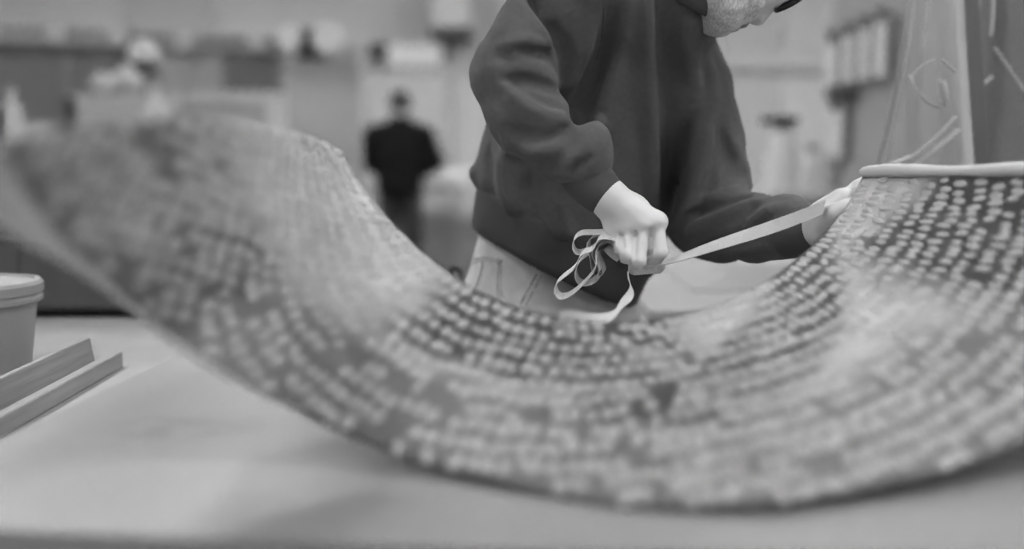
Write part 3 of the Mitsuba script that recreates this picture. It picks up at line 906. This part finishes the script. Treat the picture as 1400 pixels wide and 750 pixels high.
# ------------------------------------------------------------------ left side: lower bench, planks, tub, case, cable
ZB = EYE[2] - .32
k = thing('side_bench', 'grey side bench to the left of the white table, lower than it', 'bench')
part(k, 'bench_top', box(-2.2, -.50, .60, 2.50, ZB - .03, ZB, .003), 'm_bench')
for x, y in ((-2.1, .68), (-.58, .68), (-2.1, 2.42), (-.58, 2.42)):
    part(k, 'leg', box(x - .03, x + .03, y - .03, y + .03, 0, ZB - .03), 'm_metal')
# two planks on edge
one('wooden_plank', obox([-.623, 1.152, ZB + .0265], np.array([-.010, .314, 0]), np.array([.007, 0, .002]), np.array([-.004, 0, .0262]), .0018), 'm_plank', 'longer grey wooden plank standing on edge at the left of the table', 'plank', 'planks beside the table')
one('wooden_plank', obox([-.596, 1.19, ZB + .0125], np.array([-.010, .314, 0]), np.array([.008, 0, 0]), np.array([0, 0, .0124]), .0018), 'm_plank_pale', 'low wooden batten lying in front of the taller plank beside the table', 'plank', 'planks beside the table')
k = thing('plastic_tub', 'grey plastic tub with a pale lid standing behind the planks on the side bench', 'tub')
tc = [-.797, 1.434, ZB]
TS = 1.22
part(k, 'body', lathe([(0, 0), (.066, 0), (.068, .003), (.0785, .085), (.0795, .092), (.0, .092)], tc, 56, TS), 'm_tub', smooth=40)
part(k, 'lid', lathe([(0, .090), (.0835, .090), (.086, .092), (.086, .096), (.0845, .0975), (.0845, .100), (.087, .102), (.087, .112), (.084, .116), (.078, .117), (.076, .1135), (0, .1135)], tc, 56, TS), 'm_lid', smooth=30, label='pale lid with a double rim')
k = thing('machine_case', 'long grey machine case behind the tub with a dark gap along its foot', 'machine case')
part(k, 'housing', box(-2.15, -.55, 1.96, 2.46, ZB + .016, ZB + .210, .01), 'm_case')
part(k, 'top_plate', box(-2.17, -.53, 1.94, 2.47, ZB + .210, ZB + .219, .002), 'm_midlight', label='paler top plate')
for x in (-2.0, -1.3, -.68): part(k, 'foot', box(x - .04, x + .04, 2.06, 2.40, ZB, ZB + .016), 'm_black')
part(k, 'side_seam', box(-2.15, -.55, 1.955, 1.961, ZB + .160, ZB + .164), 'm_greydark')
one('power_cable', tube(catmull(pts((4, 150, 1.93), (6, 210, 1.92), (16, 262, 1.91), (25, 300, 1.90), (26, 350, 1.90), (26, 395, 1.89), (30, 425, 1.88)), 40), .0035, 8), 'm_dark', 'dark cable hanging at the left behind the tub', 'cable', smooth=True)

# ------------------------------------------------------------------ table behind on the right, with loose white sheets
k = thing('rear_table', 'low table with pale top behind the bending man', 'table')
part(k, 'table_top', box(.28, 1.75, 2.0, 3.25, .78, .81, .004), 'm_sheet')
for x, y in ((.36, 2.1), (1.67, 2.1), (.36, 3.17), (1.67, 3.17)): part(k, 'leg', box(x - .03, x + .03, y - .03, y + .03, 0, .78), 'm_metal')
gx, gy = np.meshgrid(np.linspace(.42, 1.35, 60), np.linspace(2.3, 3.2, 60), indexing='ij')
hz = .012 + .075 * np.clip(meshkit.fbm(np.stack([gx * 3.2, gy * 3.2, gx * 0], -1), 3, 5) - .35, 0, 1) + .02 * np.abs(meshkit.noise(np.stack([gx * 9, gy * 5, gx * 0], -1), 8) - .5)
edge = np.clip(8 * np.minimum(np.minimum(gx - .42, 1.35 - gx), np.minimum(gy - 2.3, 3.2 - gy)), 0, 1)
GA = np.stack([gx, gy, .812 + hz * edge + .001], -1)
one('crumpled_sheet', slab(GA, GA - [0, 0, .0015]), 'm_sheet', 'crumpled white sheet lying on the low table behind the man', 'sheet', smooth=40)

# ------------------------------------------------------------------ workshop background: left
DP = 6.2
k = thing('partition', 'long grey workshop partition of upright panels under an overhead rail at the left', 'partition')
for (a, b, m_) in ((-60, 88, 'm_partition'), (94, 206, 'm_partition'), (212, 306, 'm_mid'), (311, 378, 'm_partition'), (383, 492, 'm_midlight')):
    A, B = at(a, 52, DP), at(b, 52, DP)
    part(k, 'panel', box(A[0], B[0], DP, DP + .04, .05, A[2] - .02, .005), m_)
for a in (91, 209, 308, 380):
    A = at(a, 52, DP)
    part(k, 'post', box(A[0] - .02, A[0] + .02, DP - .02, DP + .05, 0, A[2]), 'm_greydark')
k = thing('overhead_rail', 'double overhead rail running along the top of the grey partition', 'rail')
A, B = at(-80, 36, DP - .12), at(384, 56, DP - .04)
for dz, r, m_ in ((0.0, .028, 'm_greydark'), (-.058, .024, 'm_mid')):
    part(k, 'rail', tube(np.linspace(A + [0, 0, dz], B + [0, 0, dz], 8), r, 10), m_, smooth=40)
for t in (.15, .34, .52, .72, .93):
    p = A + (B - A) * t
    part(k, 'bracket', box(p[0] - .05, p[0] + .05, p[1] - .05, DP + .04, p[2] - .075, p[2] + .015, .004), 'm_midlight')
# rear bench with things on it
k = thing('rear_bench', 'workbench along the grey partition behind the shell', 'bench')
part(k, 'bench_top', box(-4.2, -1.2, 4.95, 6.1, 1.14, 1.18), 'm_midlight')
part(k, 'cabinet', box(-4.1, -1.3, 5.35, 6.1, 0, 1.14), 'm_greydark')


def bench_at(px, d):
    return np.array([(px - 700) * d / FPX, d, 1.18])


k = thing('instrument_box', 'pale box with dark left edge on the rear bench under the dome lamp', 'box')
A, B = at(92, 128, 5.4), at(238, 128, 5.4)
part(k, 'body', box(A[0], B[0], 5.4, 5.8, 1.18, A[2], .01), 'm_mid')
part(k, 'side_panel', box(A[0] - .012, A[0] + .04, 5.385, 5.6, 1.18, A[2] - .02), 'm_black', label='black side panel')
part(k, 'front_slot', box(A[0] + .25, B[0] - .12, 5.392, 5.4, 1.24, 1.36), 'm_mid')
zbx = A[2]
for px, r in ((141, .060), (165, .083)):
    c = at(px, 120, 5.5); c[2] = zbx + r * 1.02; c[1] += 0 if r < .07 else .12
    m_ = trimesh.creation.icosphere(subdivisions=3, radius=r)
    m_.vertices *= 1 + .16 * (meshkit.fbm(np.array(m_.vertices) * 22, 2, px)[:, None] - .5)
    m_.apply_translation(c)
    one('cloth_bundle', m_, 'm_midlight', 'smaller white cloth bundle on the pale box' if px == 141 else 'larger white cloth bundle on the pale box', 'cloth', 'white bundles on the pale box', True)
k = thing('dome_lamp', 'pale round lamp head with dark underside hanging above the white cloth bundles', 'lamp')
c = at(197, 76, 5.3)
part(k, 'shade', lathe([(0, .08), (.03, .077), (.058, .058), (.075, .03), (.079, .0), (.075, -.035), (.071, -.03), (.072, 0), (.055, .05), (0, .07)], c, 32), 'm_pale', smooth=40)
part(k, 'reflector', lathe([(0, -.10), (.04, -.092), (.062, -.05), (.070, .004), (0, .004)], c, 32), 'm_dark', smooth=40, label='dark underside')
part(k, 'stem', tube(np.array([c + [.0, .03, .07], c + [0, .25, .08], c + [0, .91, .08]]), .012, 8), 'm_greydark', smooth=True)
for px, h, r, lb in ((217, .27, .068, 'tall pale plastic jug on the rear bench right of the pale box'), (25, .25, .050, 'white plastic jug on the rear bench near the left edge')):
    c = bench_at(px, 5.1)
    kk = thing('plastic_jug', lb, 'jug', 'pale jugs on the rear bench')
    part(kk, 'body', lathe([(0, 0), (r * .95, 0), (r, .02), (r, h * .62), (r * .6, h * .86), (r * .34, h * .9), (r * .34, h), (0, h)], c, 28), 'm_midlight', smooth=35)
    part(kk, 'cap', lathe([(0, h), (r * .4, h), (r * .4, h + .03), (0, h + .03)], c, 20), 'm_pale', smooth=30)
one('small_carton', box(*(lambda c: (c[0] - .07, c[0] + .07, 5.3, 5.42, 1.18, 1.30))(bench_at(60, 5.35)), .006), 'm_mid', 'small pale carton beside the white jug at the left edge', 'box')
k = thing('framed_board', 'grey framed board leaning behind the shell under the partition', 'board')
A, B = at(264, 142, 5.6), at(384, 142, 5.6)
part(k, 'board', box(A[0], B[0], 5.6, 5.63, 1.18, A[2]), 'm_mid')
part(k, 'frame', box(A[0] - .02, B[0] + .02, 5.58, 5.64, A[2], A[2] + .07), 'm_midlight')
part(k, 'frame', box(B[0] - .08, B[0] + .02, 5.575, 5.64, 1.18, A[2] + .02), 'm_pale')
# twin round lamp heads on the wall
k = thing('twin_floodlight', 'pair of round pale lamp heads on a dark bracket beyond the overhead rail', 'lamp')
c = at(424, 54, 6.0)
part(k, 'bracket', box(c[0] - .07, c[0] + .05, 5.95, 6.15, c[2] - .10, c[2] + .06, .01), 'm_black')
for q, r in ((-.105, .075), (.115, .09)):
    d = lathe([(0, -.03), (r, -.03), (r, .03), (r * .9, .04), (0, .02)], (0, 0, 0), 28)
    d.apply_transform(trimesh.transformations.rotation_matrix(math.pi / 2, [1, 0, 0]))
    d.apply_translation(c + [q, -.06, 0])
    part(k, 'lamp_head', d, 'm_white', smooth=30)
# ------------------------------------------------------------------ doorway, lamp box and far wall things
DD = 9.46
A, B = at(500, 96, DD), at(606, 96, DD)
k = 'door_1'
labels[k] = {'kind': 'structure'}
put(k, box(A[0], B[0], DD - .05, DD + .03, 0, A[2]), 'm_pale')
put(key_of(k + '__door_frame'), box(A[0] - .08, A[0], DD - .07, DD + .03, 0, A[2] + .02), 'm_midlight')
put(key_of(k + '__door_frame'), box(B[0], B[0] + .08, DD - .07, DD + .03, 0, A[2] + .02), 'm_midlight')
put(key_of(k + '__door_frame'), box(A[0] - .08, B[0] + .08, DD - .07, DD + .03, A[2] + .02, A[2] + .05), 'm_midlight')
k = thing('lit_sign_box', 'bright glowing lamp box above the white door', 'lamp')
A, B = at(532, 62, DD - .1), at(603, 91, DD - .1)
part(k, 'housing', box(A[0] - .02, B[0] + .02, DD - .09, DD + .03, B[2] - .02, A[2] + .02), 'm_pale')
d = box(A[0], B[0], DD - .13, DD - .092, B[2], A[2], .01)
scene[key_of(k + '__diffuser')] = {**mikit.ply(d, 'm_dark'), 'emitter': {'type': 'area', 'radiance': grey(.92)}}
c = at(516, 71, DD)
one('junction_box', box(c[0] - .07, c[0] + .07, DD - .05, DD + .01, c[2] - .07, c[2] + .07, .01), 'm_dark', 'dark junction box left of the bright lamp box', 'box')
k = thing('wall_heater', 'pale boxy unit with dark underside high on the far wall', 'heater')
A, B = at(590, -30, 8.9), at(640, 38, 8.9)
part(k, 'body', box(A[0], B[0], 8.9, 9.46, B[2], A[2], .01), 'm_pale')
part(k, 'base', box(A[0] - .02, B[0] + .02, 8.88, 9.46, B[2] - .06, B[2]), 'm_dark', label='dark underside')  # shadow below the unit, put in as a dark slab
# ------------------------------------------------------------------ far worker seen from behind
wk = thing('person', 'distant worker in a black jacket standing with back turned before the white door', 'person')
wc = at(546, 215, 8.2)[0]
wy = 8.2
def wp(x, z, y=0.0): return np.array([wc + x, wy + y, z])
Fw = Field(wp(-.42, -.02, -.3), wp(.42, 1.70, .5), .016)
Fw.ell(wp(.012, 1.53), [.078, .095, .11], k=.02)
Fw.cap(wp(.01, 1.44, .0), wp(.01, 1.34, .0), .055, .06, .02)
Fw.chain([wp(-.07, 1.22), wp(-.06, .95)], [.08, .09], .03); Fw.chain([wp(.07, 1.22), wp(.06, .95)], [.08, .09], .03)
for q in (-1, 1):
    Fw.chain([wp(.19 * q, 1.29), wp(.27 * q, 1.08, .03), wp(.16 * q, .98, .26)], [.05, .04, .03], .02)
    Fw.cap(wp(.16 * q, .98, .26), wp(.12 * q, .98, .34), .03, .025, .02)
    Fw.chain([wp(.085 * q, .88), wp(.10 * q, .48, .0), wp(.10 * q, .08, .03)], [.075, .055, .04], .02)
    Fw.cap(wp(.10 * q, .045, .0), wp(.11 * q, .04, .16), .04, .035, .02)
Fw.cut([0, 0, .004], [0, 0, -1], .005)
part(wk, 'body', Fw.mesh(2), 'm_skin', smooth=True)
Fw = Field(wp(-.42, .70, -.25), wp(.42, 1.46, .45), .014)
Fw.ell(wp(0, 1.12), [.205, .14, .27], k=.05); Fw.ell(wp(0, .88), [.185, .14, .16], k=.08)
for q in (-1, 1): Fw.chain([wp(.10 * q, 1.34), wp(.20 * q, 1.29), wp(.285 * q, 1.09, .03), wp(.17 * q, .99, .26)], [.07, .085, .070, .05], .05)
Fw.cap(wp(.0, 1.30, -.01), wp(.008, 1.40, -.01), .10, .078, .04)
Fw.cut([0, 0, .76], [0, 0, -1], .02)
Fw.rough(lambda q: .014 * (meshkit.fbm(q * 11, 2, 2) - .5))
part(wk, 'jacket', Fw.mesh(1), 'm_jacket', smooth=True, label='black jacket')
Fw = Field(wp(-.3, .03, -.25), wp(.3, .95, .3), .014)
Fw.ell(wp(0, .84), [.165, .12, .11], k=.05)
for q in (-1, 1): Fw.chain([wp(.085 * q, .84), wp(.10 * q, .48), wp(.10 * q, .09, .03)], [.095, .075, .065], .03)
part(wk, 'trousers', Fw.mesh(1), 'm_trousers', smooth=True, label='dark trousers')
Fw = Field(wp(-.15, 1.4, -.2), wp(.18, 1.72, .2), .01)
Fw.ell(wp(.012, 1.555, -.006), [.086, .102, .105], k=.02)
Fw.cut(wp(0, 1.52), [0, .5, -.85], .01)
part(wk, 'hair', Fw.mesh(1), 'm_black', smooth=True, label='short black hair')
for q in (-1, 1):
    b = box(-.05, .05, -.12, .14, 0, .09, .03); b.apply_translation(wp(.105 * q, 0, .05)); part(wk, 'shoe', b, 'm_black')
# pale rolls before and beside the worker
k = thing('cutting_table', 'pale cutting table in front of the distant worker', 'table')
part(k, 'table_top', box(-1.7, .15, 8.62, 9.2, .78, .83), 'm_pale')
for x in (-1.6, .05): part(k, 'leg', box(x - .03, x + .03, 8.7, 8.76, 0, .78), 'm_metal'); part(k, 'leg', box(x - .03, x + .03, 9.1, 9.16, 0, .78), 'm_metal')
for px0, px1, lb in ((440, 512, 'short white fabric roll left of the distant worker'), (568, 640, 'white fabric roll right of the distant worker')):
    A, B = at(px0, 254, 8.8), at(px1, 260, 8.8)
    r_ = tube(np.linspace([A[0], 8.85, .83 + .105], [B[0], 8.85, .83 + .105], 6), .104, 24)
    one('fabric_roll', r_, 'm_white', lb, 'fabric roll', 'white rolls on the cutting table', 40)
# ------------------------------------------------------------------ right: pin wall with clipboards, jugs, film, post
wA, wB = np.array([1.60, 5.05]), np.array([2.16, 2.30])
wd_ = (wB - wA) / np.linalg.norm(wB - wA)
wn = np.array([-wd_[1], wd_[0]])
wn = wn if wn[0] < 0 else -wn
Wd3, Wn3 = np.array([*wd_, 0]), np.array([*wn, 0])
mid = np.array([*((wA + wB) / 2), 1.3])
L_ = np.linalg.norm(wB - wA) / 2
k = thing('side_partition', 'grey partition wall at the right on which pale clipboards hang', 'partition')
part(k, 'panel', obox(mid - Wn3 * .03, Wd3 * L_, Wn3 * .03, np.array([0, 0, 1.3])), 'm_wall_side')
part(k, 'end_post', obox(np.array([*wA, 1.3]) - Wn3 * .03, Wd3 * .03, Wn3 * .036, np.array([0, 0, 1.3])), 'm_midlight')


def on_wall(px):
    """distance of the side partition along this column of the frame"""
    a = (px - 700) / FPX
    t = (a * wA[1] - wA[0]) / (wd_[0] - a * wd_[1])
    return wA[1] + t * wd_[1]


def clip(px0, px1, y0, y1, lb):
    d0, d1 = on_wall(px0), on_wall(px1)
    dm = (d0 + d1) / 2
    a, b, c, e = at(px0, y0, d0), at(px1, y0, d1), at((px0 + px1) / 2, y0, dm), at((px0 + px1) / 2, y1, dm)
    kk = thing('clipboard', lb, 'clipboard', 'clipboards on the right partition')
    hw, hh = np.linalg.norm((b - a)[:2]) / 2, (c[2] - e[2]) / 2
    cc = (c + e) / 2
    part(kk, 'board', obox(cc + Wn3 * .02, Wd3 * hw, Wn3 * .008, np.array([0, 0, hh + .02])), 'm_greydark')
    part(kk, 'paper', obox(cc + Wn3 * .033 - Wd3 * .01, Wd3 * hw * .86, Wn3 * .005, np.array([0, 0, hh])), 'm_white')
    part(kk, 'clip', obox(cc + Wn3 * .042 + np.array([0, 0, hh]), Wd3 * hw * .5, Wn3 * .006, np.array([0, 0, .03])), 'm_dark')


for i, (a, b) in enumerate(((1138, 1155), (1162, 1177), (1184, 1199), (1206, 1222))):
    f = (a - 1141) / 70
    clip(a, b, 48 - 30 * f, 116 - 12 * f, ['leftmost clipboard of the upper row on the right partition', 'second clipboard from the left in the upper row on the right partition',
                                          'third clipboard from the left in the upper row on the right partition', 'rightmost clipboard of the upper row beside the clear film'][i])
clip(1141, 1162, 142, 216, 'single clipboard hanging below the upper row on the right partition')
one('hanging_bracket', obox(at(1156, 128, on_wall(1156)) + Wn3 * .03, Wd3 * .10, Wn3 * .02, np.array([0, 0, .02])), 'm_dark', 'dark bracket between the upper clipboards and the single lower one', 'bracket')
k = thing('far_shelf', 'grey low shelf unit on which the white jugs stand', 'shelf')
part(k, 'top', box(.85, 1.62, 4.7, 5.3, .92, .95), 'm_midlight')
part(k, 'cabinet', box(.88, 1.60, 4.75, 5.3, 0, .92), 'm_mid')


def jug(px, d, r, h, lb, spray):
    kk = thing('plastic_jug', lb, 'jug', 'white jugs on the far shelf')
    c = np.array([(px - 700) * d / FPX, d, .95])
    part(kk, 'body', lathe([(0, 0), (r * .96, 0), (r, .02), (r, h * .55), (r * .8, h * .72), (r * .72, h * .95), (r * .6, h), (0, h)], c, 30), 'm_white', smooth=35)
    part(kk, 'cap', lathe([(0, h), (r * .45, h), (r * .45, h + .03), (0, h + .03)], c, 20), 'm_dark', smooth=30, label='dark cap')
    if spray: part(kk, 'nozzle', box(c[0] - .11, c[0] + .07, d - .025, d + .025, .95 + h + .03, .95 + h + .065, .01), 'm_dark', label='dark spray head')


jug(1067, 4.85, .080, .30, 'large white jug with a dark spray head right of the bending man', True)
jug(1108, 5.0, .055, .20, 'small white bottle beside the large white jug', False)
# dark shelf bar and pale band on the far wall at right
A, B = at(985, 62, 9.3), at(1128, 96, 9.3)
one('wall_duct', box(A[0], B[0] + .3, 9.38, 9.46, B[2], A[2], .02), 'm_midlight', 'grey horizontal duct on the far wall right of the head of the man', 'duct')
# clear film draped from the post
k = thing('support_post', 'dark upright post with a pale strip behind the right end of the shell', 'post')
pa, pb = at(1319, -60, 1.72), at(1341, 262, 1.66)
pb2 = pb + (pb - pa) / (pa[2] - pb[2]) * pb[2]
ax = (pa - pb2) / 2
part(k, 'post', obox((pa + pb2) / 2, np.array([.0125, 0, 0]), np.array([0, .012, 0]), ax), 'm_post')
part(k, 'pale_strip', obox((pa + pb2) / 2 + [-.0215, -.004, 0], np.array([.0075, 0, 0]), np.array([0, .010, 0]), ax), 'm_pale', label='pale strip on the post')
n1, n2 = 50, 60
tt = np.linspace(0, 1, n2)
GF = np.zeros((n1, n2, 3))
for i, a in enumerate(np.linspace(0, 1, n1)):
    topx, botx = 1250 + 66 * a, 1192 + 142 * a
    for j, t in enumerate(tt):
        y = -80 + 345 * t
        x = topx + (botx - topx) * t**1.2
        dd = 1.64 + .012 * math.sin(9 * a + 3 * t) + .010 * math.sin(17 * a - 5 * t + 1) * t + .05 * (1 - a) * t
        GF[i, j] = at(x, y, dd)
film = thing('plastic_film', 'clear plastic film draped from the post down behind the right end of the shell', 'plastic film')
part(film, 'sheet', sheet(GF), 'm_film', smooth=True)
for rows_, r in (([(1254, -40, 1.64), (1242, 60, 1.64), (1226, 150, 1.65), (1202, 245, 1.68)], .0026), ([(1306, 160, 1.62), (1270, 196, 1.62), (1215, 236, 1.63)], .006), ([(1310, 178, 1.62), (1275, 208, 1.62), (1225, 246, 1.63)], .009),
                 ([(1245, 103, 1.62), (1253, 124, 1.615), (1266, 138, 1.615), (1286, 148, 1.62)], .0035), ([(1287, 82, 1.62), (1297, 91, 1.62), (1305, 98, 1.62)], .004), ([(1246, 105, 1.62), (1258, 92, 1.62), (1278, 82, 1.62)], .0025),
                 ([(1268, -40, 1.62), (1266, 30, 1.62), (1262, 70, 1.62)], .002), ([(1284, 108, 1.62), (1288, 120, 1.615), (1290, 132, 1.615), (1292, 146, 1.62)], np.array([.004] * 4 + [.013] * 14 + [.004] * 6)),
                 ([(1205, 228, 1.62), (1225, 222, 1.62), (1245, 214, 1.625)], .007)):
    part(film, 'fold', tube(catmull(pts(*rows_), 24), r, 8, (1, .5)), 'm_fold_glint', smooth=True)  # folds, plus glints and a highlight patch modelled as pale tubes
one('film_cord', tube(catmull(pts((1228, 100, 1.735), (1220, 150, 1.735), (1206, 205, 1.735), (1197, 250, 1.735)), 20), .0022, 8), 'm_greydark', 'thin dark cord along the left edge of the clear film', 'cord', smooth=True)
gx, gy = np.meshgrid(np.linspace(0, 1, 40), np.linspace(0, 1, 40), indexing='ij')
GM = np.zeros((40, 40, 3))
for i in range(40):
    for j in range(40):
        a, t = gx[i, j], gy[i, j]
        GM[i, j] = at(1343 + 150 * a - 12 * t * (1 - a), -70 + 400 * t, 1.78 + .015 * math.sin(14 * a + 2 * t) + .1 * a)
mk = thing('mesh_curtain', 'dark fine mesh cloth hanging to the right of the upright post', 'curtain')
part(mk, 'cloth', slab(GM, GM + [0, .002, 0]), 'm_mesh_cloth', smooth=40)
for rows_, r in (([(1356, -20, 1.74), (1357, 20, 1.74), (1354, 50, 1.74)], .0035), ([(1360, 65, 1.75), (1380, 95, 1.76), (1404, 130, 1.77)], .003), ([(1342, 117, 1.75), (1350, 110, 1.75), (1357, 104, 1.75)], .0035)):
    part(mk, 'plastic_tie', tube(catmull(pts(*rows_), 16), r, 8), 'm_pale', smooth=True, label='pale plastic tie')
